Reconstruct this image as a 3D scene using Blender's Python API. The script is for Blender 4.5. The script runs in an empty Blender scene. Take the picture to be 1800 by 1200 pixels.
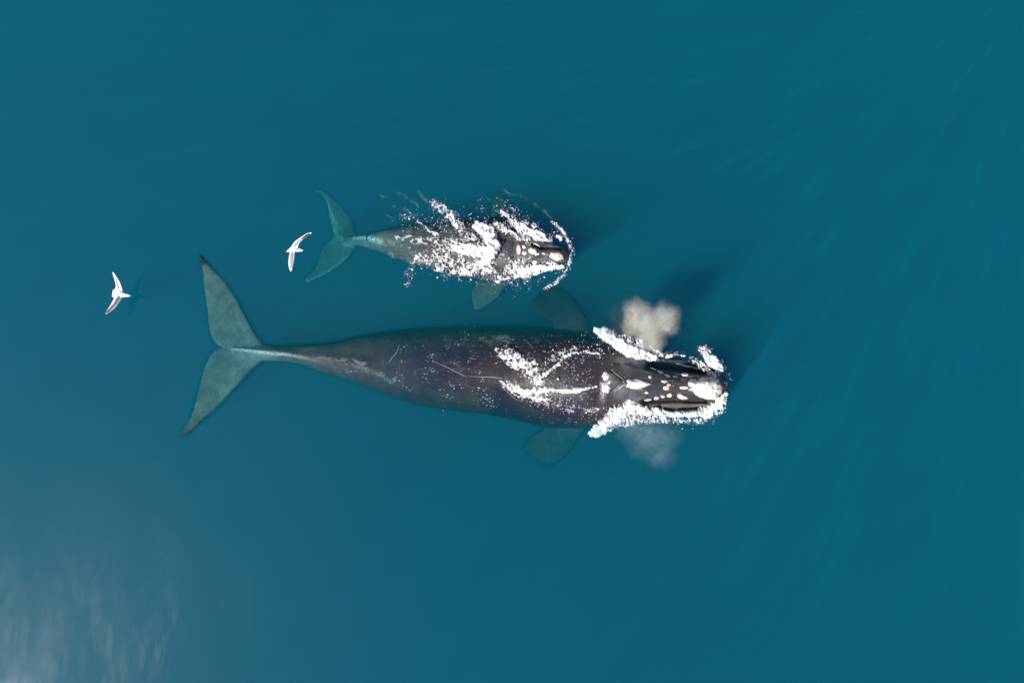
import bpy, bmesh, math, random
import numpy as np
from mathutils import Vector, Matrix
from mathutils.bvhtree import BVHTree

random.seed(4)
RNG = np.random.default_rng(11)
scene = bpy.context.scene
C = scene.collection

# ------------------------------------------------------------------ camera, light, exposure
H = 18.75                       # camera height in metres above the water
F = 1200.0                      # focal length in photograph pixels (photograph 1800 x 1200)
cam_data = bpy.data.cameras.new("camera")
cam_data.sensor_width = 36.0
cam_data.lens = 24.0
cam_data.clip_start = 0.1
cam_data.clip_end = 6000.0
cam = bpy.data.objects.new("camera", cam_data)
cam.location = (0, 0, H)
C.objects.link(cam)
scene.camera = cam

TH = math.radians(42.6)         # zenith angle of the sun
AZ = Vector((883.0, 612.0)).normalized()      # the light travels towards the upper right
SUN_DIR = Vector((AZ.x * math.sin(TH), AZ.y * math.sin(TH), -math.cos(TH)))
sun_data = bpy.data.lights.new("sun", 'SUN')
sun_data.energy = 4.6
sun_data.angle = math.radians(0.5)
sun_data.color = (1.0, 0.965, 0.91)
sun = bpy.data.objects.new("sun", sun_data)
sun.rotation_euler = SUN_DIR.to_track_quat('-Z', 'Y').to_euler()
sun.location = (-12, -9, 30)
C.objects.link(sun)

world = bpy.data.worlds.new("World")
scene.world = world
world.use_nodes = True
wn = world.node_tree
sky = wn.nodes.new("ShaderNodeTexSky")
sky.sky_type = 'NISHITA'
sky.sun_disc = False
sky.sun_elevation = math.pi / 2 - TH
sky.sun_rotation = math.atan2(-AZ.x, -AZ.y)
bg = wn.nodes["Background"]
wn.links.new(sky.outputs[0], bg.inputs[0])
bg.inputs[1].default_value = 0.055

scene.view_settings.view_transform = 'Standard'
scene.view_settings.look = 'None'
scene.view_settings.gamma = 1.0
scene.view_settings.exposure = 0.35
scene.cycles.max_bounces = 8
scene.cycles.volume_bounces = 3
scene.cycles.transparent_max_bounces = 16
scene.cycles.use_denoising = True
scene.cycles.caustics_reflective = False
scene.cycles.sample_clamp_indirect = 4.0


# ------------------------------------------------------------------ helpers
def P(px, py, z):
    """The point at height z seen at photograph pixel (px, py)."""
    s = (H - z) / F
    return Vector(((px - 900.0) * s, (600.0 - py) * s, z))


def to_px(co):
    """World points (n x 3) to photograph pixels."""
    s = F / (H - co[:, 2])
    return 900.0 + co[:, 0] * s, 600.0 - co[:, 1] * s


def _hash(ix, iy, seed):
    h = (ix.astype(np.int64) * 374761393 + iy.astype(np.int64) * 668265263 + seed * 974634777) & 0x7fffffff
    h = ((h ^ (h >> 13)) * 1274126177) & 0x7fffffff
    return ((h ^ (h >> 16)) & 0xffff) / 65535.0


def vnoise(x, y, seed=0):
    x = np.asarray(x, float); y = np.asarray(y, float)
    ix, iy = np.floor(x), np.floor(y)
    fx, fy = x - ix, y - iy
    fx = fx * fx * (3 - 2 * fx); fy = fy * fy * (3 - 2 * fy)
    a, b = _hash(ix, iy, seed), _hash(ix + 1, iy, seed)
    c, d = _hash(ix, iy + 1, seed), _hash(ix + 1, iy + 1, seed)
    return (a * (1 - fx) + b * fx) * (1 - fy) + (c * (1 - fx) + d * fx) * fy


def fbm(x, y, octaves=4, seed=0):
    v, amp, tot = 0.0, 1.0, 0.0
    for k in range(octaves):
        v = v + amp * vnoise(x * 2 ** k + 17.3 * k, y * 2 ** k - 9.1 * k, seed + k)
        tot += amp; amp *= 0.55
    return v / tot


def seg_dist(x, y, pts):
    """Distance to a polyline of (px, py, r) points and the radius interpolated at the nearest point."""
    best = np.full(np.shape(x), 1e9); rad = np.zeros(np.shape(x))
    if len(pts) == 1:
        return np.hypot(x - pts[0][0], y - pts[0][1]), np.full(np.shape(x), pts[0][2])
    for a, b in zip(pts[:-1], pts[1:]):
        dx, dy = b[0] - a[0], b[1] - a[1]
        t = np.clip(((x - a[0]) * dx + (y - a[1]) * dy) / (dx * dx + dy * dy + 1e-9), 0, 1)
        d = np.hypot(x - a[0] - t * dx, y - a[1] - t * dy)
        r = a[2] + t * (b[2] - a[2])
        m = d / r < best / np.maximum(rad, 1e-9)
        m |= rad == 0
        best = np.where(m, d, best); rad = np.where(m, r, rad)
    return best, rad


def smooth(e0, e1, v):
    t = np.clip((v - e0) / (e1 - e0), 0, 1)
    return t * t * (3 - 2 * t)


def spline(xs, ys, q):
    """Smooth (Catmull-Rom like, monotone-limited) interpolation."""
    xs = np.asarray(xs, float); ys = np.asarray(ys, float); q = np.asarray(q, float)
    m = np.gradient(ys, xs)
    i = np.clip(np.searchsorted(xs, q) - 1, 0, len(xs) - 2)
    h = xs[i + 1] - xs[i]; t = (q - xs[i]) / h
    t2, t3 = t * t, t * t * t
    return (2*t3-3*t2+1)*ys[i] + (t3-2*t2+t)*h*m[i] + (-2*t3+3*t2)*ys[i+1] + (t3-t2)*h*m[i+1]


def new_mesh(name, verts, faces, mat=None, parent=None, shade=True):
    me = bpy.data.meshes.new(name)
    me.from_pydata([tuple(v) for v in verts], [], faces)
    me.update()
    if shade:
        me.polygons.foreach_set("use_smooth", [True] * len(me.polygons))
    if mat: me.materials.append(mat)
    o = bpy.data.objects.new(name, me)
    C.objects.link(o)
    if parent: 
        o.parent = parent
        o.matrix_parent_inverse = Matrix.Translation(parent.location).inverted()
    return o


def fast_mesh(name, verts, tris, mat, shade=True):
    """A triangle mesh from numpy arrays."""
    me = bpy.data.meshes.new(name)
    n, f = len(verts), len(tris)
    me.vertices.add(n); me.vertices.foreach_set("co", np.asarray(verts, np.float32).ravel())
    me.loops.add(f * 3); me.loops.foreach_set("vertex_index", np.asarray(tris, np.int32).ravel())
    me.polygons.add(f)
    me.polygons.foreach_set("loop_start", np.arange(0, f * 3, 3, dtype=np.int32))
    me.polygons.foreach_set("loop_total", np.full(f, 3, np.int32))
    me.update(calc_edges=True)
    me.polygons.foreach_set("use_smooth", np.full(f, shade))
    me.validate()
    me.materials.append(mat)
    o = bpy.data.objects.new(name, me)
    C.objects.link(o)
    return o


def tag(o, label, cat, kind=None, group=None):
    o["label"] = label; o["category"] = cat
    if kind: o["kind"] = kind
    if group: o["group"] = group
    return o


def empty(name, loc):
    o = bpy.data.objects.new(name, None)
    o.location = loc
    o.empty_display_size = 0.3
    C.objects.link(o)
    return o


# ------------------------------------------------------------------ node helpers
def mat_new(name):
    m = bpy.data.materials.new(name)
    m.use_nodes = True
    return m, m.node_tree.nodes, m.node_tree.links


def node(nodes, kind, **kw):
    n = nodes.new(kind)
    for k, v in kw.items():
        if k == "inp":
            for a, b in v.items(): n.inputs[a].default_value = b
        else:
            setattr(n, k, v)
    return n


def math_node(nodes, links, op, a, b=None, clamp=False):
    n = nodes.new("ShaderNodeMath"); n.operation = op; n.use_clamp = clamp
    for i, v in enumerate((a, b)):
        if v is None: continue
        if isinstance(v, (int, float)): n.inputs[i].default_value = v
        else: links.new(v, n.inputs[i])
    return n.outputs[0]


def ramp(nodes, links, src, lo, hi, out_lo=0.0, out_hi=1.0):
    n = nodes.new("ShaderNodeMapRange"); n.interpolation_type = 'SMOOTHSTEP'
    links.new(src, n.inputs[0])
    n.inputs[1].default_value, n.inputs[2].default_value = lo, hi
    n.inputs[3].default_value, n.inputs[4].default_value = out_lo, out_hi
    return n.outputs[0]


def mix_rgb(nodes, links, fac, a, b):
    n = nodes.new("ShaderNodeMix"); n.data_type = 'RGBA'
    for sock, v in ((n.inputs[0], fac), (n.inputs[6], a), (n.inputs[7], b)):
        if hasattr(v, "is_linked"): links.new(v, sock)
        elif isinstance(v, (int, float)): sock.default_value = v
        else: sock.default_value = (*v, 1)
    return n.outputs[2]


def noise_tex(nodes, links, coord, scale, detail=4.0, rough=0.55, dist=0.0):
    n = nodes.new("ShaderNodeTexNoise")
    n.inputs["Scale"].default_value = scale
    n.inputs["Detail"].default_value = detail
    n.inputs["Roughness"].default_value = rough
    n.inputs["Distortion"].default_value = dist
    links.new(coord, n.inputs["Vector"])
    return n.outputs["Fac"]


# ------------------------------------------------------------------ materials
def whale_skin(name, dark, brown, grey, fleck_amount):
    m, N, L = mat_new(name)
    b = N["Principled BSDF"]
    co = N.new("ShaderNodeTexCoord").outputs["Object"]
    at = node(N, "ShaderNodeAttribute", attribute_name="pale").outputs["Fac"]
    wt = node(N, "ShaderNodeAttribute", attribute_name="pale_streaks").outputs["Fac"]
    big = noise_tex(N, L, co, 0.55, 5, 0.6)
    mid = noise_tex(N, L, co, 3.2, 6, 0.65)
    fine = noise_tex(N, L, co, 22, 4, 0.7)
    col = mix_rgb(N, L, ramp(N, L, big, 0.38, 0.64), dark, brown)
    mot = math_node(N, L, 'MULTIPLY', ramp(N, L, mid, 0.32, 0.72, 0.72, 1.22), ramp(N, L, fine, 0.3, 0.7, 0.85, 1.15))
    greyc = N.new("ShaderNodeVectorMath"); greyc.operation = 'SCALE'
    greyc.inputs[0].default_value = grey
    L.new(mot, greyc.inputs["Scale"])
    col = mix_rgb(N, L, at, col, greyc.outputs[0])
    # long faint rubbed streaks along the body
    mp = node(N, "ShaderNodeMapping"); mp.inputs["Scale"].default_value = (0.6, 6.0, 2.0)
    L.new(co, mp.inputs["Vector"])
    streak = noise_tex(N, L, mp.outputs[0], 1.6, 6, 0.7, 0.4)
    col = mix_rgb(N, L, ramp(N, L, streak, 0.58, 0.80, 0.0, 0.20), col, (0.23, 0.23, 0.24))
    # clusters of small pale flecks
    vo = node(N, "ShaderNodeTexVoronoi", feature='F1'); vo.inputs["Scale"].default_value = 14.0
    mp2 = node(N, "ShaderNodeMapping"); mp2.inputs["Scale"].default_value = (0.75, 1.1, 1.0)
    mp2.inputs["Rotation"].default_value = (0, 0, 0.5)
    L.new(co, mp2.inputs["Vector"]); L.new(mp2.outputs[0], vo.inputs["Vector"])
    sp = ramp(N, L, math_node(N, L, 'ADD', vo.outputs["Distance"], math_node(N, L, 'MULTIPLY', fine, 0.25)), 0.30, 0.44, 1.0, 0.0)
    clus = ramp(N, L, noise_tex(N, L, co, 1.5, 5, 0.7), 0.49, 0.62)
    szf = N.new("ShaderNodeSeparateXYZ"); L.new(N.new("ShaderNodeNewGeometry").outputs["Position"], szf.inputs[0])
    lim = math_node(N, L, 'MULTIPLY', ramp(N, L, at, 0.25, 0.7, fleck_amount, 0.0), ramp(N, L, szf.outputs["Z"], -0.6, -0.3))
    fl = math_node(N, L, 'MULTIPLY', math_node(N, L, 'MULTIPLY', sp, clus), lim)
    col = mix_rgb(N, L, fl, col, (0.42, 0.43, 0.44))
    sc = math_node(N, L, 'MULTIPLY', wt, ramp(N, L, fine, 0.36, 0.62))
    col = mix_rgb(N, L, sc, col, (0.62, 0.66, 0.66))
    L.new(col, b.inputs["Base Color"])
    # water takes the shine off skin that is below the surface (its index is nearly the skin's)
    sz = N.new("ShaderNodeSeparateXYZ"); L.new(N.new("ShaderNodeNewGeometry").outputs["Position"], sz.inputs[0])
    L.new(ramp(N, L, sz.outputs["Z"], -0.08, 0.30, 0.0, 0.65), b.inputs["Specular IOR Level"])
    L.new(math_node(N, L, 'MULTIPLY', ramp(N, L, sz.outputs["Z"], 0.05, 0.35, 0.36, 0.24), ramp(N, L, mid, 0.3, 0.7, 0.8, 1.25)), b.inputs["Roughness"])
    L.new(ramp(N, L, sz.outputs["Z"], -0.05, 0.15, 0.0, 0.10), b.inputs["Coat Weight"])
    b.inputs["Coat Roughness"].default_value = 0.22
    h = math_node(N, L, 'ADD', math_node(N, L, 'MULTIPLY', mid, 0.7), math_node(N, L, 'MULTIPLY', fine, 0.25))
    bp = node(N, "ShaderNodeBump"); bp.inputs["Strength"].default_value = 0.55; bp.inputs["Distance"].default_value = 0.05
    L.new(h, bp.inputs["Height"]); L.new(bp.outputs[0], b.inputs["Normal"])
    return m


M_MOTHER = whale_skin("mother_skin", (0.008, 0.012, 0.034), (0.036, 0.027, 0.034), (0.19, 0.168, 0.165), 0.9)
M_CALF = whale_skin("calf_skin", (0.028, 0.028, 0.037), (0.058, 0.050, 0.060), (0.125, 0.155, 0.15), 0.7)


def callosity_material(name, c1, c2, pit):
    m, N, L = mat_new(name)
    b = N["Principled BSDF"]
    co = N.new("ShaderNodeTexCoord").outputs["Object"]
    n1 = noise_tex(N, L, co, 9, 5, 0.65)
    vo = node(N, "ShaderNodeTexVoronoi", feature='F1'); vo.inputs["Scale"].default_value = 13
    L.new(co, vo.inputs["Vector"])
    col = mix_rgb(N, L, ramp(N, L, n1, 0.35, 0.7), c1, c2)
    col = mix_rgb(N, L, ramp(N, L, math_node(N, L, 'ADD', vo.outputs["Distance"], math_node(N, L, 'MULTIPLY', n1, 0.3)), 0.24, 0.33, 0.7, 0.0), col, pit)
    L.new(col, b.inputs["Base Color"])
    b.inputs["Roughness"].default_value = 0.85
    bp = node(N, "ShaderNodeBump"); bp.inputs["Strength"].default_value = 0.8; bp.inputs["Distance"].default_value = 0.03
    L.new(n1, bp.inputs["Height"]); L.new(bp.outputs[0], b.inputs["Normal"])
    return m


M_CALL = callosity_material("callosity", (0.88, 0.85, 0.79), (0.66, 0.62, 0.53), (0.28, 0.22, 0.17))
M_CALL_TAN = callosity_material("tan_callosity", (0.66, 0.52, 0.34), (0.52, 0.40, 0.28), (0.30, 0.22, 0.15))
M_CALL_CALF = callosity_material("calf_callosity", (0.80, 0.70, 0.60), (0.62, 0.55, 0.50), (0.30, 0.24, 0.22))


def foam_material(name, c1, c2, pink=0.0, cover=None):
    m, N, L = mat_new(name)
    b = N["Principled BSDF"]
    geo = N.new("ShaderNodeNewGeometry")
    co = N.new("ShaderNodeTexCoord").outputs["Object"]
    n1 = noise_tex(N, L, co, 14, 5, 0.7)
    col = mix_rgb(N, L, ramp(N, L, n1, 0.35, 0.65), c1, c2)
    if pink:
        col = mix_rgb(N, L, ramp(N, L, geo.outputs["Random Per Island"], 1.0 - pink, 1.0, 0, 1), col, (0.84, 0.68, 0.85))  # purple glare fringe on bright drops tinted into their colour
    L.new(col, b.inputs["Base Color"])
    b.inputs["Roughness"].default_value = 0.6
    b.inputs["Specular IOR Level"].default_value = 0.3
    b.inputs["Subsurface Weight"].default_value = 0.0
    bp = node(N, "ShaderNodeBump"); bp.inputs["Strength"].default_value = 0.25; bp.inputs["Distance"].default_value = 0.03
    L.new(n1, bp.inputs["Height"]); L.new(bp.outputs[0], b.inputs["Normal"])
    if cover:
        # thin froth is bubbles with water between them: it covers only partly
        cv = node(N, "ShaderNodeAttribute", attribute_name="cover").outputs["Fac"]
        n2 = noise_tex(N, L, co, 17, 4, 0.7)
        al = ramp(N, L, math_node(N, L, 'ADD', cv, math_node(N, L, 'MULTIPLY', math_node(N, L, 'SUBTRACT', n2, 0.5), 0.35)), 0.08, 0.92, 0.0, cover)
        L.new(al, b.inputs["Alpha"])
    return m


M_FOAM = foam_material("foam", (0.90, 0.90, 0.91), (0.76, 0.77, 0.81), cover=1.0)
M_DROP = foam_material("spray", (0.88, 0.86, 0.89), (0.70, 0.68, 0.74), pink=0.40)
M_MILK = foam_material("milky_water", (0.72, 0.76, 0.75), (0.42, 0.46, 0.46), cover=0.85)
M_CAUSTIC = foam_material("caustic_streaks", (0.60, 0.62, 0.62), (0.45, 0.48, 0.50), cover=0.26)
M_WISP = foam_material("ripple_film", (0.55, 0.60, 0.60), (0.40, 0.46, 0.46), cover=0.16)


def plain(name, col, rough=0.5):
    m, N, L = mat_new(name)
    b = N["Principled BSDF"]
    co = N.new("ShaderNodeTexCoord").outputs["Object"]
    n1 = noise_tex(N, L, co, 25, 3, 0.6)
    L.new(mix_rgb(N, L, n1, [c * 0.8 for c in col], [min(1, c * 1.2) for c in col]), b.inputs["Base Color"])
    b.inputs["Roughness"].default_value = rough
    return m


M_SLIT = plain("blowhole_skin", (0.012, 0.011, 0.014), 0.4)
M_SCAR = plain("scar", (0.34, 0.32, 0.31), 0.6)
M_BEAK = plain("beak", (0.65, 0.42, 0.08), 0.45)
M_EYE = plain("eye", (0.01, 0.01, 0.01), 0.2)
M_BED = plain("seabed_sand", (0.05, 0.09, 0.10), 0.9)


def gull_material():
    m, N, L = mat_new("gull_feathers")
    b = N["Principled BSDF"]
    dk = node(N, "ShaderNodeAttribute", attribute_name="dark").outputs["Fac"]
    gr = node(N, "ShaderNodeAttribute", attribute_name="grey").outputs["Fac"]
    co = N.new("ShaderNodeTexCoord").outputs["Object"]
    n1 = noise_tex(N, L, co, 30, 4, 0.7)
    col = mix_rgb(N, L, n1, (0.86, 0.85, 0.84), (0.78, 0.77, 0.77))
    col = mix_rgb(N, L, gr, col, mix_rgb(N, L, n1, (0.20, 0.175, 0.18), (0.10, 0.09, 0.095)))
    col = mix_rgb(N, L, dk, col, (0.02, 0.018, 0.022))
    L.new(col, b.inputs["Base Color"])
    b.inputs["Roughness"].default_value = 0.7
    return m


M_GULL = gull_material()

# ------------------------------------------------------------------ water
EXT = 1800.0


def water_volume_material():
    m, N, L = mat_new("sea_water_volume")
    N.remove(N["Principled BSDF"])
    out = N["Material Output"]
    ss = (0.006, 0.124, 0.140)           # scattering per metre
    sa = (0.80, 0.165, 0.095)            # absorption per metre
    ds = max(ss); da = 1.0
    a = node(N, "ShaderNodeVolumeScatter")
    a.inputs["Color"].default_value = (*[s / ds for s in ss], 1)
    a.inputs["Density"].default_value = ds
    a.inputs["Anisotropy"].default_value = 0.0
    extra = [ds - s for s in ss]         # absorption already implied by the scatter colour
    b = node(N, "ShaderNodeVolumeAbsorption")
    b.inputs["Color"].default_value = (*[1 - s / da for s in sa], 1)
    b.inputs["Density"].default_value = da
    ad = node(N, "ShaderNodeAddShader")
    L.new(a.outputs[0], ad.inputs[0]); L.new(b.outputs[0], ad.inputs[1])
    L.new(ad.outputs[0], out.inputs["Volume"])
    return m


def box(name, x0, x1, y0, y1, z0, z1, mat):
    v = [(x, y, z) for z in (z0, z1) for y in (y0, y1) for x in (x0, x1)]
    f = [(0, 2, 3, 1), (4, 5, 7, 6), (0, 1, 5, 4), (2, 6, 7, 3), (0, 4, 6, 2), (1, 3, 7, 5)]
    return new_mesh(name, v, f, mat, shade=False)


DEEP = 26.0
tag(box("water", -EXT, EXT, -EXT, EXT, -DEEP - 0.5, 0.0, water_volume_material()),
    "clear teal sea water filling the whole picture around both whales", "sea water", "structure")
bed = new_mesh("seabed", [(-EXT + 1, -EXT + 1, -DEEP), (EXT - 1, -EXT + 1, -DEEP), (EXT - 1, EXT - 1, -DEEP), (-EXT + 1, EXT - 1, -DEEP)], [(0, 1, 2, 3)], M_BED, shade=False)
tag(bed, "dark sandy sea floor lost in the deep teal water", "seabed", "structure")

# outlines in photograph pixels: where the whales break or dome up the surface
MOTHER_STATIONS = [
    # px, top, bottom, back height z, half height
    (398, 607, 616, -0.80, 0.06), (425, 606, 624, -0.72, 0.13), (450, 605, 632, -0.62, 0.20), (475, 606, 634, -0.52, 0.24), (500, 608, 635, -0.44, 0.27),
    (540, 605, 643, -0.36, 0.35), (570, 602, 655, -0.30, 0.45), (600, 598, 664, -0.28, 0.58), (625, 591, 672, -0.26, 0.66),
    (650, 587, 681, -0.23, 0.76), (700, 579, 700, -0.18, 0.94), (740, 576, 712, -0.13, 1.08), (800, 573, 722, -0.06, 1.18),
    (840, 571, 726, -0.01, 1.24), (880, 572, 732, 0.05, 1.28), (920, 573, 741, 0.11, 1.30), (960, 575, 750, 0.19, 1.32),
    (1000, 579, 753, 0.27, 1.30), (1040, 588, 750, 0.32, 1.22), (1080, 602, 742, 0.33, 1.05), (1120, 615, 732, 0.33, 0.95),
    (1160, 624, 725, 0.33, 0.86), (1200, 631, 722, 0.34, 0.76), (1230, 640, 718, 0.33, 0.66), (1250, 648, 714, 0.29, 0.55),
    (1264, 656, 709, 0.22, 0.43), (1273, 663, 703, 0.12, 0.30), (1279, 673, 694, -0.06, 0.14)]
CALF_STATIONS = [
    (588, 417, 425, -1.18, 0.05), (605, 416, 428, -1.10, 0.09), (620, 415, 430, -0.95, 0.13), (640, 413, 434, -0.75, 0.17), (660, 409, 440, -0.52, 0.24),
    (680, 404, 447, -0.34, 0.32), (700, 400, 455, -0.20, 0.40), (720, 397, 462, -0.11, 0.46), (740, 395, 469, -0.05, 0.52),
    (760, 393, 476, 0.00, 0.56), (800, 390, 485, 0.05, 0.62), (840, 388, 491, 0.09, 0.64), (870, 392, 494, 0.13, 0.62),
    (900, 402, 493, 0.17, 0.58), (925, 412, 486, 0.20, 0.52), (950, 420, 479, 0.22, 0.44), (970, 427, 474, 0.22, 0.38),
    (985, 433, 470, 0.20, 0.31), (994, 438, 465, 0.13, 0.24), (1000, 444, 459, 0.02, 0.12)]
MOTHER_FLUKES = [
    # (leading edge, trailing edge, z) pairs from root to tip for each fluke
    [((472, 612), (396, 611)), ((466, 604), (385, 608)), ((460, 599), (377, 601)), ((447, 580), (371, 590)), ((433, 553), (367, 573)), ((417, 523), (364, 547)),
     ((401, 500), (360, 520)), ((387, 483), (357, 496)), ((372, 468), (356, 477)), ((359, 453), (352, 461)), ((351, 446), (350, 449))],
    [((472, 622), (396, 611)), ((465, 632), (382, 613)), ((459, 637), (374, 618)), ((439, 656), (364, 635)), ((424, 673), (356, 655)), ((405, 694), (349, 684)),
     ((384, 715), (342, 711)), ((360, 736), (333, 737)), ((343, 753), (323, 752)), ((331, 763), (319, 760)), ((321, 766), (318, 764))]]
CALF_FLUKES = [
    [((630, 418), (586, 417)), ((626, 413), (586, 412)), ((624, 404), (584, 404)), ((621, 393), (582, 395)), ((615, 380), (579, 385)), ((605, 367), (577, 372)), ((593, 355), (575, 358)),
     ((580, 344), (568, 346)), ((566, 334), (560, 339)), ((554, 333), (553, 335))],
    [((630, 428), (586, 417)), ((627, 433), (583, 420)), ((621, 441), (577, 425)), ((613, 451), (568, 434)), ((602, 462), (563, 447)), ((586, 474), (558, 462)),
     ((567, 485), (552, 475)), ((552, 492), (545, 483)), ((541, 497), (537, 490)), ((536, 494), (535, 492))]]
MOTHER_FLIPPERS = [
    # leading, trailing from shoulder to tip, with depth
    ([(1046, 595), (1033, 565), (1027, 551), (1013, 529), (1000, 515), (986, 506), (970, 505), (955, 511)],
     [(965, 600), (972, 570), (960, 560), (947, 551), (938, 541), (936, 530), (941, 521), (948, 514)], (-0.75, -1.05)),
    ([(1040, 735), (1026, 758), (1017, 771), (1008, 785), (996, 801), (980, 813), (964, 821)],
     [(962, 735), (954, 754), (933, 765), (920, 779), (921, 791), (936, 804), (955, 816)], (-1.15, -1.65))]
CALF_FLIPPERS = [
    ([(893, 405), (893, 378), (891, 363), (888, 350), (880, 340), (875, 337)],
     [(862, 405), (863, 378), (864, 362), (866, 350), (870, 342), (873, 338)], (-0.7, -1.15)),
    ([(895, 485), (884, 510), (875, 523), (861, 533), (848, 541), (838, 545)],
     [(845, 478), (836, 500), (829, 510), (829, 521), (831, 535), (833, 544)], (-0.6, -0.95))]


def outline_polys():
    polys = []
    for st in (MOTHER_STATIONS, CALF_STATIONS):
        polys.append([(s[0], s[1]) for s in st] + [(s[0], s[2]) for s in st][::-1])
    for fl in MOTHER_FLUKES + CALF_FLUKES:
        polys.append([a for a, b in fl] + [b for a, b in fl][::-1])
    for le, tr, z in MOTHER_FLIPPERS + CALF_FLIPPERS:
        polys.append(list(le) + list(tr)[::-1])
    return polys


def poly_signed(x, y, poly):
    """Signed distance in pixels to a closed polygon, negative inside."""
    d = np.full(x.shape, 1e9); inside = np.zeros(x.shape, bool)
    n = len(poly)
    for i in range(n):
        ax, ay = poly[i]; bx, by = poly[(i + 1) % n]
        dx, dy = bx - ax, by - ay
        t = np.clip(((x - ax) * dx + (y - ay) * dy) / (dx * dx + dy * dy + 1e-9), 0, 1)
        d = np.minimum(d, np.hypot(x - ax - t * dx, y - ay - t * dy))
        if ay != by:
            cond = (ay > y) != (by > y)
            inside ^= cond & (x < (bx - ax) * (y - ay) / (by - ay) + ax)
    return np.where(inside, -d, d)


def water_surface_material():
    m, N, L = mat_new("sea_surface")
    N.remove(N["Principled BSDF"])
    out = N["Material Output"]
    co = N.new("ShaderNodeTexCoord").outputs["Object"]
    calm = node(N, "ShaderNodeAttribute", attribute_name="film").outputs["Fac"]
    ang = math.atan2(AZ.y, AZ.x)
    mp = node(N, "ShaderNodeMapping"); mp.vector_type = 'TEXTURE'; mp.inputs["Rotation"].default_value = (0, 0, 1.40)
    mp.inputs["Scale"].default_value = (2.0, 0.75, 1.0)
    L.new(co, mp.inputs["Vector"])
    swell = noise_tex(N, L, mp.outputs[0], 0.35, 3, 0.5, 0.3)
    chop = noise_tex(N, L, mp.outputs[0], 1.7, 4, 0.55, 0.6)
    rip = noise_tex(N, L, co, 9, 3, 0.6)
    h = math_node(N, L, 'ADD', math_node(N, L, 'MULTIPLY', swell, 0.9),
                  math_node(N, L, 'ADD', math_node(N, L, 'MULTIPLY', chop, 0.10), math_node(N, L, 'MULTIPLY', rip, 0.0012)))
    bp = node(N, "ShaderNodeBump"); bp.inputs["Strength"].default_value = 1.0; bp.inputs["Distance"].default_value = 0.11
    L.new(h, bp.inputs["Height"])
    fr = node(N, "ShaderNodeFresnel"); fr.inputs["IOR"].default_value = 1.36
    g1 = node(N, "ShaderNodeBsdfGlossy"); g1.inputs["Roughness"].default_value = 0.012
    g2 = node(N, "ShaderNodeBsdfGlossy"); g2.inputs["Roughness"].default_value = 0.26
    for g in (g1, g2):
        g.inputs["Color"].default_value = (1, 1, 1, 1); 
    L.new(bp.outputs[0], g2.inputs["Normal"])
    bp1 = node(N, "ShaderNodeBump"); bp1.inputs["Strength"].default_value = 1.0; bp1.inputs["Distance"].default_value = 0.001
    L.new(chop, bp1.inputs["Height"]); L.new(bp1.outputs[0], g1.inputs["Normal"])
    mg = node(N, "ShaderNodeMixShader")
    # cat's paws: ruffled patches scatter the sun, calm ones mirror
    ruf = noise_tex(N, L, mp.outputs[0], 0.22, 5, 0.65, 0.8)
    L.new(ramp(N, L, ruf, 0.40, 0.68, 0.003, 0.022), mg.inputs[0])
    L.new(g1.outputs[0], mg.inputs[1]); L.new(g2.outputs[0], mg.inputs[2])
    # streaky tint in the transmission imitates ripples focusing sunlight into shafts
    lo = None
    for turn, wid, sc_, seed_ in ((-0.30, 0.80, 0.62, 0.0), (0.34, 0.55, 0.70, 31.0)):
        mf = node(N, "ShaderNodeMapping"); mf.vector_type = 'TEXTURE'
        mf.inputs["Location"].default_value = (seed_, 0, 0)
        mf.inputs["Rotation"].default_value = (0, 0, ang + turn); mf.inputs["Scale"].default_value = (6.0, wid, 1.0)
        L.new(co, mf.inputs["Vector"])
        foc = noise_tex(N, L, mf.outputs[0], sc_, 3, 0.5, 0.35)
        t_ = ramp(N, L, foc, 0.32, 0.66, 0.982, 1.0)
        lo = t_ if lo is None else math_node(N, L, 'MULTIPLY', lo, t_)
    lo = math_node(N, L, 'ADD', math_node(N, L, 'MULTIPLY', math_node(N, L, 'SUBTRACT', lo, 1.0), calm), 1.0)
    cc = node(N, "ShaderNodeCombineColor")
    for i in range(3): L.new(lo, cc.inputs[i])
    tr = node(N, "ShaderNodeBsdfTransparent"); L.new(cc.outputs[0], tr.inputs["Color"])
    mx = node(N, "ShaderNodeMixShader")
    L.new(math_node(N, L, 'MULTIPLY', math_node(N, L, 'MULTIPLY', fr.outputs[0], 1.55), calm), mx.inputs[0])
    L.new(tr.outputs[0], mx.inputs[1]); L.new(mg.outputs[0], mx.inputs[2])
    L.new(mx.outputs[0], out.inputs["Surface"])
    return m


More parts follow.
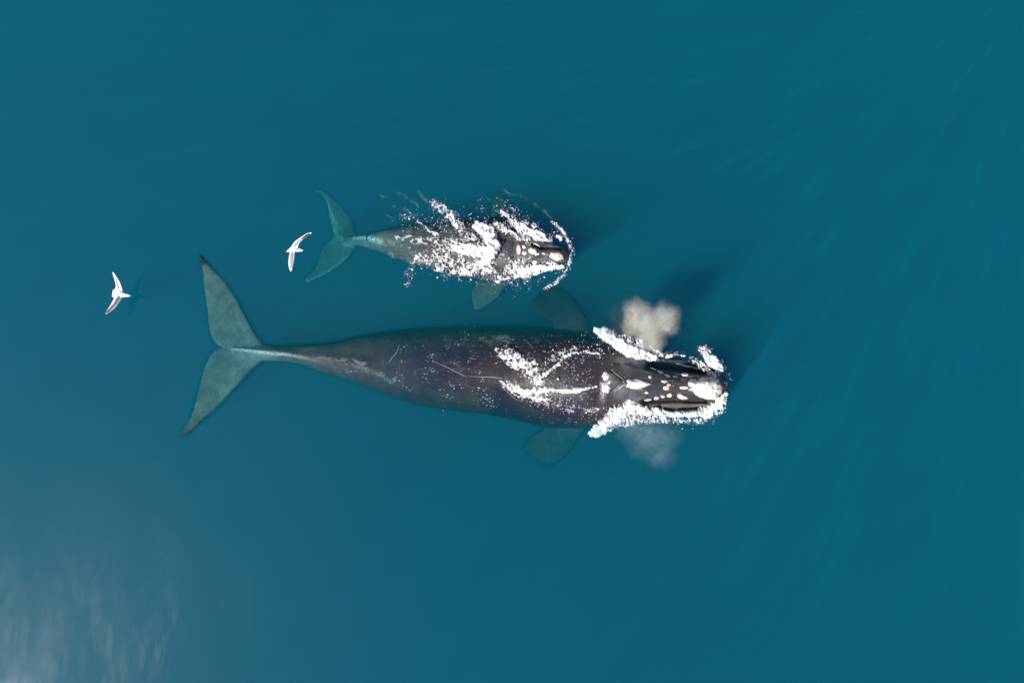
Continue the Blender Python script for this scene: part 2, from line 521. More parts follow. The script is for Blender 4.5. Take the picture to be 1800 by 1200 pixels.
def build_surface():
    X0, X1, Y0, Y1, S = -16.2, 16.2, -11.1, 11.1, 0.06
    nx, ny = int(round((X1 - X0) / S)) + 1, int(round((Y1 - Y0) / S)) + 1
    xs, ys = np.linspace(X0, X1, nx), np.linspace(Y0, Y1, ny)
    gx, gy = np.meshgrid(xs, ys)
    z = 0.004
    px, py = 900 + gx * F / (H - z), 600 - gy * F / (H - z)
    d = np.full(gx.shape, 1e9)
    for poly in outline_polys():
        d = np.minimum(d, poly_signed(px, py, poly))
    d = d + 1.0 * (fbm(px / 14, py / 14, 3, 5) - 0.5)
    film = smooth(0.0, 6.0, d)
    keep = d > 0.0
    idx = np.arange(nx * ny).reshape(ny, nx)
    cell = keep[:-1, :-1] & keep[1:, :-1] & keep[:-1, 1:] & keep[1:, 1:]
    j, i = np.nonzero(cell)
    a, b, c, e = idx[j, i], idx[j, i + 1], idx[j + 1, i + 1], idx[j + 1, i]
    verts = np.stack([gx.ravel(), gy.ravel(), np.full(nx * ny, z)], 1)
    big = np.array([(-EXT, -EXT, z), (EXT, -EXT, z), (EXT, EXT, z), (-EXT, EXT, z)])
    n0 = nx * ny
    cor = [idx[0, 0], idx[0, -1], idx[-1, -1], idx[-1, 0]]
    ring = []
    for k in range(4):
        A, B = n0 + k, n0 + (k + 1) % 4
        ring += [(A, B, cor[(k + 1) % 4]), (A, cor[(k + 1) % 4], cor[k])]
    tris = np.concatenate([np.stack([a, b, c], 1), np.stack([a, c, e], 1), np.array(ring)])
    verts = np.concatenate([verts, big])
    film = np.concatenate([film.ravel(), np.ones(4)])
    used = np.unique(tris)
    remap = np.zeros(len(verts), int); remap[used] = np.arange(len(used))
    o = fast_mesh("water_surface", verts[used], remap[tris], water_surface_material(), True)
    at = o.data.attributes.new("film", 'FLOAT', 'POINT')
    at.data.foreach_set("value", film[used].astype(np.float32))
    return tag(o, "smooth teal sea surface with soft sun glitter at lower left", "sea surface", "structure")


build_surface()


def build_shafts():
    """Long thin scattering volumes added to imitate light shafts along the slant of the sunlight."""
    m, N, L = mat_new("shaft_haze")
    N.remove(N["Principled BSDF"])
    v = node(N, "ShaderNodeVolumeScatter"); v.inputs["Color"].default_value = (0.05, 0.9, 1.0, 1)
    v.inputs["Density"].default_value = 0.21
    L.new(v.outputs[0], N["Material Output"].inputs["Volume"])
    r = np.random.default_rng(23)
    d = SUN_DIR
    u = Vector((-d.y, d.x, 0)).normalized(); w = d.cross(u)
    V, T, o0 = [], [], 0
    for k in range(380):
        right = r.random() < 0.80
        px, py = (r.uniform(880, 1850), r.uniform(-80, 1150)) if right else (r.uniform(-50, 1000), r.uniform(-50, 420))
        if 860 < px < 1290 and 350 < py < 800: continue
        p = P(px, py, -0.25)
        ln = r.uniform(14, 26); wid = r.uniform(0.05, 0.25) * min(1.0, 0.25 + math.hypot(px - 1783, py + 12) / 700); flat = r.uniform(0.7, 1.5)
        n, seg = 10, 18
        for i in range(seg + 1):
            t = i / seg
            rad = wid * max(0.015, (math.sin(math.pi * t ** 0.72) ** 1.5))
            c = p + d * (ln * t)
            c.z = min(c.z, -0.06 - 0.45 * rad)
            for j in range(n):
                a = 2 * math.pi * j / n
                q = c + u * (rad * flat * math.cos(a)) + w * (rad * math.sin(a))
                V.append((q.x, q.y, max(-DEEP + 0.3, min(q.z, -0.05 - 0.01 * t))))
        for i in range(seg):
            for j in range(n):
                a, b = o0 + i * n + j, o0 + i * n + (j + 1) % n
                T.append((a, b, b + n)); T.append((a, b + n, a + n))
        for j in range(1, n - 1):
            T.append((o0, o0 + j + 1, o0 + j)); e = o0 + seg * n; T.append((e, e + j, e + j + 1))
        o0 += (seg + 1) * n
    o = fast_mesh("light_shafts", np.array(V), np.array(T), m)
    return tag(o, "faint slanting haze volumes imitating light shafts under the sea surface", "light shafts", "stuff")


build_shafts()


# ------------------------------------------------------------------ whale bodies
def loft_stations(st, n=150, m=72, expo=2.25):
    st = np.array(st, float)
    q = np.linspace(0, 1, n)
    # denser towards both ends
    q = 0.5 * q + 0.5 * (0.5 - 0.5 * np.cos(np.pi * q))
    px = st[0, 0] + q * (st[-1, 0] - st[0, 0])
    top, bot, zt, hh = (spline(st[:, 0], st[:, k], px) for k in (1, 2, 3, 4))
    zc = zt - hh
    verts, faces = [], []
    for i in range(n):
        s = (H - zc[i]) / F
        x = (px[i] - 900) * s
        yc, w = (600 - 0.5 * (top[i] + bot[i])) * s, 0.5 * (bot[i] - top[i]) * s
        for k in range(m):
            t = 2 * math.pi * k / m
            c, sn = math.cos(t), math.sin(t)
            verts.append((x, yc + w * math.copysign(abs(c) ** (2 / expo), c), zc[i] + hh[i] * math.copysign(abs(sn) ** (2 / expo), sn)))
    for i in range(n - 1):
        for k in range(m):
            a, b = i * m + k, i * m + (k + 1) % m
            faces.append((a, b, b + m, a + m))
    faces.append(tuple(range(m))[::-1]); faces.append(tuple(range((n - 1) * m, n * m)))
    return verts, faces


def loft_wing(lead, trail, zs, thick, n=40, m=28, tmin=0.07, sag=0.0):
    """A fin between a leading and a trailing edge (pixel polylines), lens-shaped in section."""
    u = np.linspace(0, 1, len(lead)); q = np.linspace(0, 1, n)
    lx, ly = spline(u, [p[0] for p in lead], q), spline(u, [p[1] for p in lead], q)
    tx, ty = spline(u, [p[0] for p in trail], q), spline(u, [p[1] for p in trail], q)
    zz = spline(np.linspace(0, 1, len(zs)), zs, q) if len(zs) > 2 else zs[0] + (zs[1] - zs[0]) * q
    verts, faces = [], []
    for i in range(n):
        A, B = P(lx[i], ly[i], zz[i]), P(tx[i], ty[i], zz[i])
        ch = (A - B).length
        th = max(tmin, thick * ch)
        for k in range(m):
            t = 2 * math.pi * k / m
            f = 0.5 - 0.5 * math.cos(t)             # 0 leading .. 1 trailing
            prof = (2.6 * math.sqrt(max(f, 0)) * (1 - f) + 0.15 * (1 - f) + 0.06 * math.sin(math.pi * f)) * 0.5
            prof = max(prof, 0.40 * math.sin(math.pi * f) ** 0.4)
            p = A.lerp(B, f)
            z = p.z + (1 if t < math.pi else -1) * th * prof - sag * math.sin(math.pi * f)
            verts.append((p.x, p.y, z))
    for i in range(n - 1):
        for k in range(m):
            a, b = i * m + k, i * m + (k + 1) % m
            faces.append((a, b, b + m, a + m))
    faces.append(tuple(range(m))[::-1]); faces.append(tuple(range((n - 1) * m, n * m)))
    return verts, faces


def fuse(name, pieces, voxel, mat, parent, smooth_it=4):
    """Join closed shells into one continuous skin."""
    V, Fc = [], []
    for v, f in pieces:
        o = len(V); V += list(v); Fc += [tuple(i + o for i in q) for q in f]
    o = new_mesh(name, V, Fc)
    bm = bmesh.new(); bm.from_mesh(o.data)
    bmesh.ops.recalc_face_normals(bm, faces=bm.faces); bm.to_mesh(o.data); bm.free()
    r = o.modifiers.new("remesh", 'REMESH'); r.mode = 'VOXEL'; r.voxel_size = voxel
    s = o.modifiers.new("smooth", 'SMOOTH'); s.iterations = smooth_it; s.factor = 0.5
    dg = bpy.context.evaluated_depsgraph_get()
    me = bpy.data.meshes.new_from_object(o.evaluated_get(dg))
    old = o.data
    o.modifiers.clear(); o.data = me
    bpy.data.meshes.remove(old)
    me.name = name
    me.polygons.foreach_set("use_smooth", [True] * len(me.polygons))
    me.materials.clear(); me.materials.append(mat)
    o.parent = parent
    o.matrix_parent_inverse = Matrix.Translation(parent.location).inverted()
    return o


def get_co(o):
    co = np.empty(len(o.data.vertices) * 3, np.float32); o.data.vertices.foreach_get("co", co)
    return co.reshape(-1, 3).astype(float)


def get_no(o):
    no = np.empty(len(o.data.vertices) * 3, np.float32); o.data.vertices.foreach_get("normal", no)
    return no.reshape(-1, 3)


def set_co(o, co):
    o.data.vertices.foreach_set("co", co.astype(np.float32).ravel()); o.data.update()


def set_attr(o, name, vals):
    a = o.data.attributes.new(name, 'FLOAT', 'POINT')
    a.data.foreach_set("value", np.asarray(vals, np.float32))


def bvh_of(o):
    me = o.data
    return BVHTree.FromPolygons([v.co[:] for v in me.vertices], [p.vertices[:] for p in me.polygons])


CAM = Vector((0, 0, H))

# ---- the mother
mother = empty("whale", P(830, 655, -1.1))
tag(mother, "large dark adult whale with white callosities on its head, blowing at the surface", "whale")
zf = [-0.78, -0.80, -0.82, -0.80, -0.76, -0.72, -0.66, -0.60, -0.52, -0.44, -0.40]
pieces = [loft_stations(MOTHER_STATIONS, 190, 84, 2.02)]
for fl in MOTHER_FLUKES:
    pieces.append(loft_wing([a for a, b in fl], [b for a, b in fl], zf, 0.13, n=60, m=32, tmin=0.08))
for le, tr, z in MOTHER_FLIPPERS:
    pieces.append(loft_wing(le, tr, z, 0.16, n=40, m=28, tmin=0.12))
mbody = fuse("body", pieces, 0.03, M_MOTHER, mother, 5)

co = get_co(mbody); no = get_no(mbody)
px, py = to_px(co)
up = smooth(0.05, 0.45, no[:, 2])
xr = [1050, 1100, 1125, 1160, 1192, 1212, 1228, 1250, 1270, 1290]
yU = spline(xr, [640, 640, 644, 655, 666, 668, 664, 661, 664, 668], np.clip(px, 1050, 1290))
yL = spline(xr, [712, 708, 704, 698, 690, 694, 701, 704, 700, 696], np.clip(px, 1050, 1290))
inr = np.minimum(py - yU, yL - py)                      # pixels inside the rostrum
head = smooth(1085, 1135, px)
dz = 0.16 * smooth(-2.5, 4.0, inr) * head * smooth(1290, 1240, px)
dz += 0.10 * smooth(1205, 1225, px) * smooth(-2, 9, inr)          # bonnet swelling
side = np.clip((674 - py) / 34.0, 0, 1.3)
dz -= 0.30 * side ** 1.25 * smooth(1062, 1110, px) * smooth(1262, 1225, px) * smooth(630, 640, py)
dz -= 0.10 * np.clip((py - 684) / 24.0, 0, 1.2) ** 1.3 * smooth(1062, 1110, px) * smooth(1262, 1225, px)
ul, ur = seg_dist(px, py, [(1150, 649, 3), (1175, 652, 5), (1205, 658, 5), (1225, 660, 3)])
dz += 0.10 * np.exp(-(ul / ur) ** 2)
# lips fall away from the rostrum, then bulge
gU, rU = seg_dist(px, py, [(1120, 638, 5), (1150, 641, 7), (1185, 646, 7), (1215, 652, 5), (1245, 656, 3)])
dz -= 0.26 * np.exp(-(gU / rU) ** 2)
gL, rL = seg_dist(px, py, [(1095, 713, 3), (1150, 706, 4), (1190, 703, 5), (1215, 706, 4), (1245, 706, 3)])
dz -= 0.20 * np.exp(-(gL / rL) ** 2)
lu, ru = seg_dist(px, py, [(1135, 650, 4), (1170, 658, 6), (1205, 661, 4)])
dz -= 0.03 * np.exp(-(lu / ru) ** 2)
lp, rp = seg_dist(px, py, [(1150, 632, 5), (1200, 638, 5), (1240, 650, 4)])
dz += 0.10 * np.exp(-(lp / rp) ** 2)
lp2, rp2 = seg_dist(px, py, [(1130, 716, 6), (1190, 715, 7), (1240, 711, 5)])
dz += 0.10 * np.exp(-(lp2 / rp2) ** 2)
# blowhole mound, nape, tail keel and a faint spine
bm_, br = seg_dist(px, py, [(1076, 667, 14), (1100, 671, 12)])
dz += 0.12 * np.exp(-(bm_ / br) ** 2)
for sl in ([(1074, 652, 1.8), (1082, 659, 2.2), (1093, 666, 1.6)], [(1076, 686, 1.6), (1084, 680, 2.0), (1094, 673, 1.6)]):
    d_, r_ = seg_dist(px, py, sl); dz -= 0.09 * np.exp(-(d_ / r_) ** 2)
kd, kr = seg_dist(px, py, [(412, 613, 4), (450, 616, 5), (500, 621, 6), (560, 630, 9), (640, 642, 14)])
dz += 0.10 * np.exp(-(kd / kr) ** 2)
nk, nr = seg_dist(px, py, [(1050, 610, 10), (1055, 660, 12), (1050, 730, 10)])
dz -= 0.05 * np.exp(-(nk / nr) ** 2)
# soft undulation of the blubber
dz += 0.05 * (fbm(co[:, 0] * 0.9, co[:, 1] * 1.3, 3, 3) - 0.5)
co[:, 2] += dz * up
set_co(mbody, co)
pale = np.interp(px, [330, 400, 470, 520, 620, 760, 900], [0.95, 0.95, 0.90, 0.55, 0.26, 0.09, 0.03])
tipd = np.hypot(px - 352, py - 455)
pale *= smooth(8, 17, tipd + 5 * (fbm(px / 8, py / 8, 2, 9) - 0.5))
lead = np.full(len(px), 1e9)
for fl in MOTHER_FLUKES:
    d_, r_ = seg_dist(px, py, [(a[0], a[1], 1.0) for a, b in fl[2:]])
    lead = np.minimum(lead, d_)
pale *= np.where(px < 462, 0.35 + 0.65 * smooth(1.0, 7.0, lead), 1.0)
for le, tr, z in MOTHER_FLIPPERS[1:]:
    d_ = poly_signed(px, py, list(le) + list(tr)[::-1])
    pale = np.maximum(pale, 0.34 * smooth(4, -6, d_) * (py > 752))
lg = smooth(1120, 1160, px) * smooth(706, 711, py) * smooth(1262, 1235, px)
pale = np.maximum(pale, 0.75 * lg)                       # grey lower lip
pale = np.maximum(pale, 0.22 * smooth(1060, 1085, px) * smooth(1290, 1250, px))  # grey wet sheen of the head lightened into its skin tone
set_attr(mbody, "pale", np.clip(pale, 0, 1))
sd, sr = seg_dist(px, py, [(408, 613, 1.5), (430, 615, 2.6), (455, 618, 3.6), (480, 621, 3.6), (505, 622, 3.0), (560, 634, 3.0)])
sc = 0.85 * np.exp(-(sd / sr) ** 2) * smooth(575, 480, px)  # shine along the tail keel painted pale, together with sloughing skin
sd, sr = seg_dist(px, py, [(620, 640, 2), (645, 650, 3.5), (670, 660, 3.5), (690, 672, 2)])
sc = np.maximum(sc, 0.16 * np.exp(-(sd / sr) ** 2))  # wave caustic on the flank painted as a pale streak
sd, sr = seg_dist(px, py, [(878, 592, 3), (892, 593, 4)])
sc = np.maximum(sc, 0.45 * np.exp(-(sd / sr) ** 2))
set_attr(mbody, "pale_streaks", sc)

# ---- the calf
calf = empty("whale_calf", P(790, 440, -0.7))
tag(calf, "smaller grey whale calf half hidden in white splash beside the adult", "whale calf")
zf2 = [-1.12, -1.16, -1.2, -1.2, -1.2, -1.18, -1.15, -1.1, -1.05, -1.05]
pieces = [loft_stations(CALF_STATIONS, 150, 64, 2.15)]
for fl in CALF_FLUKES:
    pieces.append(loft_wing([a for a, b in fl], [b for a, b in fl], zf2, 0.13, n=50, m=28, tmin=0.06))
for le, tr, z in CALF_FLIPPERS:
    pieces.append(loft_wing(le, tr, z, 0.16, n=34, m=24, tmin=0.08))
cbody = fuse("body", pieces, 0.022, M_CALF, calf, 4)
co = get_co(cbody); no = get_no(cbody)
px, py = to_px(co)
up = smooth(0.05, 0.45, no[:, 2])
dz = np.zeros(len(px))
xr = [905, 925, 940, 955, 970, 985, 1000]
yU = spline(xr, [420, 428, 434, 439, 440, 441, 445], np.clip(px, 905, 1000))
yL = spline(xr, [470, 462, 455, 450, 456, 461, 460], np.clip(px, 905, 1000))
inr = np.minimum(py - yU, yL - py)
dz += 0.11 * smooth(-1.5, 3, inr) * smooth(915, 935, px) * smooth(1002, 990, px)
d_, r_ = seg_dist(px, py, [(936, 430, 2.5), (950, 437, 3), (965, 435, 2.5), (985, 437, 2)])
dz -= 0.10 * np.exp(-(d_ / r_) ** 2)
d_, r_ = seg_dist(px, py, [(930, 464, 2), (955, 464, 2), (975, 464, 2.5), (985, 463, 2)])
dz -= 0.09 * np.exp(-(d_ / r_) ** 2)
d_, r_ = seg_dist(px, py, [(905, 425, 4), (903, 445, 4), (906, 465, 4)])
dz -= 0.06 * np.exp(-(d_ / r_) ** 2)
dz += 0.035 * (fbm(co[:, 0] * 1.6, co[:, 1] * 2.0, 3, 8) - 0.5)
co[:, 2] += dz * up
set_co(cbody, co)
pale = np.interp(px, [540, 640, 700, 800, 880, 930, 1000], [0.85, 0.75, 0.48, 0.22, 0.18, 0.35, 0.38])
pale = np.maximum(pale, 0.45 * (py > 498) * (px > 800))
set_attr(cbody, "pale", np.clip(pale, 0, 1))
sc = np.zeros(len(px))
for pts, a in (([(588, 400, 3), (592, 412, 3), (600, 420, 3)], .45), ([(612, 450, 3), (600, 462, 3), (570, 482, 3), (545, 492, 2)], .4),
               ([(575, 355, 2), (588, 392, 4)], .4), ([(622, 418, 3), (645, 418, 4), (668, 424, 5)], .8), ([(606, 430, 3), (618, 432, 4)], .5),
               ([(538, 490, 2), (544, 495, 2)], .6)):
    d_, r_ = seg_dist(px, py, pts); sc = np.maximum(sc, a * np.exp(-(d_ / r_) ** 2))
set_attr(cbody, "pale_streaks", sc)

BVH_M, BVH_C = bvh_of(mbody), bvh_of(cbody)


def hit_px(px, py, tree):
    d = (P(px, py, 0) - CAM).normalized()
    loc, nrm, idx, dist = tree.ray_cast(CAM, d)
    return loc, nrm


def surf(px, py):
    """Where the sight line first meets a whale above the water, or the water itself."""
    best = P(px, py, 0.0)
    for t in (BVH_M, BVH_C):
        loc, _ = hit_px(px, py, t)
        if loc is not None and loc.z > best.z: best = loc
    return best


def callosity(name, px0, py0, rx, ry, parent, tree, mat, ht=0.06, rot=0.0, seed=0, taper=0.0, label=None):
    """A raised, rough-edged horny patch sitting on the skin."""
    nr, na = 9, 36
    verts, faces = [], []
    c, s = math.cos(rot), math.sin(rot)
    for i in range(nr + 1):
        r = i / nr
        for k in range(na):
            a = 2 * math.pi * k / na
            ed = 1 + 0.75 * (float(fbm(math.cos(a) * 2.3 + seed * 3.1, math.sin(a) * 2.3 + seed, 4, seed)) - 0.5)
            u, v = rx * r * ed * math.cos(a), ry * r * ed * math.sin(a)
            v *= 1 - taper * u / rx
            x, y = px0 + c * u - s * v, py0 + s * u + c * v
            loc, _ = hit_px(x, y, tree)
            if loc is None: loc = P(x, y, 0.1)
            bump = (1 - r ** 4) ** 0.8 * ht * (0.35 + 1.4 * float(fbm(x / 3.0, y / 3.0, 4, seed + 2)))
            if r == 1: bump = -0.03
            verts.append((loc.x, loc.y, loc.z + bump))
    for i in range(nr):
        for k in range(na):
            a, b = i * na + k, i * na + (k + 1) % na
            faces.append((a, a + na, b + na, b))
    o = new_mesh(name, verts, faces, mat, parent)
    bm = bmesh.new(); bm.from_mesh(o.data)
    bmesh.ops.remove_doubles(bm, verts=bm.verts, dist=0.0005); bm.to_mesh(o.data); bm.free()
    if label: o["label"] = label
    return o


for k, (x, y, rx, ry, rot, ht, tp) in enumerate([
        (1065, 661, 7.2, 8.0, 0, .07, 0), (1065, 682, 8.2, 8.6, 0, .07, 0), (1124, 674.5, 24, 7.6, .02, .07, .75),
        (1143, 662, 3.6, 3.0, .3, .05, 0), (1137, 690, 4.0, 2.4, 0, .05, 0), (1168, 670, 6.4, 3.2, 0, .05, 0), (1171, 682, 6.2, 4.2, 0, .05, 0),
        (1202, 681, 7.6, 3.6, .05, .06, 0), (1204, 658, 6.0, 3.0, 0, .05, 0), (1200, 698, 11, 4.2, .28, .06, .3), (1217, 673, 8.5, 8.0, .2, .08, 0),
        (1165, 697, 4.2, 2.8, 0, .05, 0), (1177, 695, 5.0, 3.6, 0, .05, 0), (1154, 700, 5.2, 2.6, -.2, .04, 0), (1139, 703, 7.0, 2.2, -.15, .04, 0),
        (1148, 648, 7, 1.6, .38, .04, 0), (1161, 654, 7, 2.4, .42, .05, 0), (1173, 660, 6, 2.0, .35, .05, 0), (1187, 662, 5, 2.0, .1, .05, 0)]):
    callosity("callosity", x, y, rx, ry, mother, BVH_M, M_CALL, ht, rot, k, tp)
callosity("callosity", 1176, 676, 4.2, 3.2, mother, BVH_M, M_CALL_TAN, .05, -.3, 40, label="tan callosity patch among the white ones")
callosity("bonnet_callosity", 1247, 683, 27, 18, mother, BVH_M, M_CALL, 0.12, 0.08, 51, label="largest white callosity on the snout tip")
for k, (x, y, rx, ry, rot, ht, tp) in enumerate([
        (937, 442, 9, 6, .35, .05, 0), (912, 439, 4.5, 10, .1, .05, 0), (922, 445, 4.5, 3.5, 0, .04, 0), (921, 434, 4, 3, .5, .04, 0),
        (944, 431, 7, 2.2, .45, .04, 0), (956, 446, 4, 2, .2, .03, 0), (945, 447, 5, 2.0, -.4, .03, 0)]):
    callosity("callosity", x, y, rx, ry, calf, BVH_C, M_CALL_CALF, ht, rot, 60 + k, tp)
callosity("bonnet_callosity", 979, 451, 14, 7.5, calf, BVH_C, M_CALL_CALF, 0.06, .12, 70, label="pinkish white callosity on the calf's snout")


def ribbon(name, pts, parent, tree, mat, lift=0.012, hgt=0.012):
    """A narrow raised strip lying on the skin along pixel points (px, py, half width px)."""
    pts = np.array(pts, float)
    u = np.linspace(0, 1, len(pts)); q = np.linspace(0, 1, max(8, 5 * len(pts)))
    cx, cy, w = spline(u, pts[:, 0], q), spline(u, pts[:, 1], q), np.interp(q, u, pts[:, 2])
    tx, ty = np.gradient(cx), np.gradient(cy)
    ln = np.hypot(tx, ty) + 1e-9
    verts, faces = [], []
    for i in range(len(q)):
        for s, dzz in ((-1, -0.02), (-0.45, hgt), (0.45, hgt), (1, -0.02)):
            x, y = cx[i] - ty[i] / ln[i] * w[i] * s, cy[i] + tx[i] / ln[i] * w[i] * s
            loc, _ = hit_px(x, y, tree)
            if loc is None: loc = P(x, y, 0)
            verts.append((loc.x, loc.y, loc.z + dzz))
    for i in range(len(q) - 1):
        for k in range(3):
            a = i * 4 + k
            faces.append((a, a + 1, a + 5, a + 4))
    return new_mesh(name, verts, faces, mat, parent)


ribbon("blowhole", [(1073, 651, .6), (1081, 659, 1.8), (1088, 664, 1.6), (1094, 668, .6)], mother, BVH_M, M_SLIT)
ribbon("blowhole", [(1075, 687, .6), (1083, 681, 1.6), (1089, 677, 1.5), (1095, 673, .6)], mother, BVH_M, M_SLIT)
ribbon("blowhole_rim", [(1077, 652, .4), (1084, 658, .9), (1092, 664, .8), (1097, 668, .4)], mother, BVH_M, M_SCAR, hgt=0.03)
ribbon("blowhole_rim", [(1074, 689, .4), (1081, 684, .9), (1088, 679, .9), (1093, 676, .4)], mother, BVH_M, M_SCAR, hgt=0.03)
ribbon("scar", [(760, 634, .3), (785, 645, .7), (805, 655, .8), (820, 662, .5)], mother, BVH_M, M_SCAR)
ribbon("scar", [(820, 661, .3), (845, 662, .6), (868, 663, 1.0), (885, 665, .6)], mother, BVH_M, M_SCAR)
ribbon("scar", [(702, 605, .4), (698, 618, .9), (688, 630, .8), (684, 638, .4)], mother, BVH_M, M_SCAR, hgt=0.006)  # curved wave caustic on the back drawn as a pale strip
ribbon("scar", [(885, 680, .2), (895, 692, .5), (908, 702, .5), (920, 706, .2)], mother, BVH_M, M_SCAR, hgt=0.006)
ribbon("scar", [(918, 595, .2), (928, 602, .4), (938, 612, .2)], mother, BVH_M, M_SCAR, hgt=0.006)


# ------------------------------------------------------------------ foam and spray
def field(gx, gy, strokes, seed):
    """How much of the surface is froth, 0..1: full along a stroke, thinning raggedly outwards."""
    D = np.zeros(gx.shape)
    wx = 9.0 * (fbm(gx / 10, gy / 10, 4, seed + 31) - 0.5); wy = 9.0 * (fbm(gx / 10, gy / 10, 4, seed + 57) - 0.5)
    for pts, a in strokes:
        d, r = seg_dist(gx + wx, gy + wy, pts)
        D = np.maximum(D, a * (1 - smooth(0.5, 1.7, d / r)))
    return D


def rank(v):
    o = np.empty(v.size); o[np.argsort(v.ravel())] = np.linspace(0, 1, v.size)
    return o.reshape(v.shape)


def blobs(pts, size, stretch_dir=None):
    """Small faceted drops: octahedra squashed and turned at random."""
    n = len(pts)
    base = np.array([(1, 0, 0), (-1, 0, 0), (0, 1, 0), (0, -1, 0), (0, 0, 1), (0, 0, -1)], float)
    tri = np.array([(0, 2, 4), (2, 1, 4), (1, 3, 4), (3, 0, 4), (2, 0, 5), (1, 2, 5), (3, 1, 5), (0, 3, 5)])
    v = base[None] * size[:, None, None] * (0.55 + 0.9 * RNG.random((n, 6, 1)))
    v[:, :, 0] *= (0.8 + 1.1 * RNG.random((n, 1)) ** 2)
    a = RNG.random(n) * 2 * np.pi if stretch_dir is None else stretch_dir + RNG.normal(0, .5, n)
    c, s = np.cos(a)[:, None], np.sin(a)[:, None]
    x = v[:, :, 0] * c - v[:, :, 1] * s; y = v[:, :, 0] * s + v[:, :, 1] * c
    b = (RNG.random(n)[:, None] - .5) * 1.6
    cb, sb = np.cos(b), np.sin(b)
    z = v[:, :, 2] * cb + x * sb; x = x * cb - v[:, :, 2] * sb
    V = np.stack([x, y, z], 2) + pts[:, None, :]
    T = tri[None] + (np.arange(n) * 6)[:, None, None]
    return V.reshape(-1, 3), T.reshape(-1, 3)


def foam_sheet(name, strokes, mat, lift=0.02, amp=0.12, step=0.95, seed=0, depth=None, scale=5.0, stretch=(1.0, 1.0, 0.0), soft=False):
    """A lumpy, torn froth layer lying on water and skin; DEPTH puts it below the surface."""
    P_ = np.array([p for pts, a in strokes for p in pts])
    m = P_[:, 2].max() * 1.6 + 6
    x0, x1, y0, y1 = P_[:, 0].min() - m, P_[:, 0].max() + m, P_[:, 1].min() - m, P_[:, 1].max() + m
    nx, ny = int((x1 - x0) / step), int((y1 - y0) / step)
    gx, gy = np.meshgrid(x0 + np.arange(nx) * step, y0 + np.arange(ny) * step)
    gx = gx + (RNG.random(gx.shape) - .5) * step * .6; gy = gy + (RNG.random(gx.shape) - .5) * step * .6
    D = field(gx, gy, strokes, seed)
    ca, sa = math.cos(stretch[2]), math.sin(stretch[2])
    u, v = (gx * ca + gy * sa) / stretch[0], (-gx * sa + gy * ca) / stretch[1]
    wu, wv = u + 3.5 * (fbm(u / 7, v / 7, 3, seed + 71) - .5), v + 3.5 * (fbm(u / 7, v / 7, 3, seed + 83) - .5)
    web = 1 - np.abs(fbm(wu / scale, wv / scale, 3, seed) - 0.5) * 2        # threads of froth
    web2 = 1 - np.abs(fbm(wu / (scale * .42), wv / (scale * .42), 3, seed + 7) - 0.5) * 2
    n = rank(1 - (0.55 * web + 0.24 * web2 + 0.36 * fbm(wu / (scale * 1.8), wv / (scale * 1.8), 2, seed + 15)))
    q = D - n
    keep = (D > 0.02) if soft else (q > -0.42) & (D > 0.03)
    j, i = np.nonzero(keep)
    idx = -np.ones(keep.shape, int); idx[j, i] = np.arange(len(j))
    if soft:
        cov = (np.clip(D, 0, 1) * (0.15 + 0.85 * smooth(0.35, 0.95, 1 - n)))[keep]
    else:
        cov = np.clip((q + 0.42) / 0.92, 0, 1)[keep] * smooth(0.03, 0.22, D)[keep]
    hgt = lift + amp * np.clip(q * 1.2 + 0.1, 0, 1) * 0.6 * (0.30 + 1.3 * fbm(gx / 6.5, gy / 6.5, 3, seed + 5) ** 1.3)
    verts = []
    for jj, ii in zip(j, i):
        if depth is None:
            p = surf(gx[jj, ii], gy[jj, ii])
            verts.append((p.x, p.y, p.z + hgt[jj, ii]))
        else:
            z = depth(gx[jj, ii], gy[jj, ii])
            p = P(gx[jj, ii], gy[jj, ii], z)
            verts.append((p.x, p.y, z + hgt[jj, ii]))
    cell = keep[:-1, :-1] & keep[1:, :-1] & keep[:-1, 1:] & keep[1:, 1:]
    j, i = np.nonzero(cell)
    a, b, c, e = idx[j, i], idx[j, i + 1], idx[j + 1, i + 1], idx[j + 1, i]
    tris = np.concatenate([np.stack([a, c, b], 1), np.stack([a, e, c], 1)])
    return np.array(verts).reshape(-1, 3), tris, cov


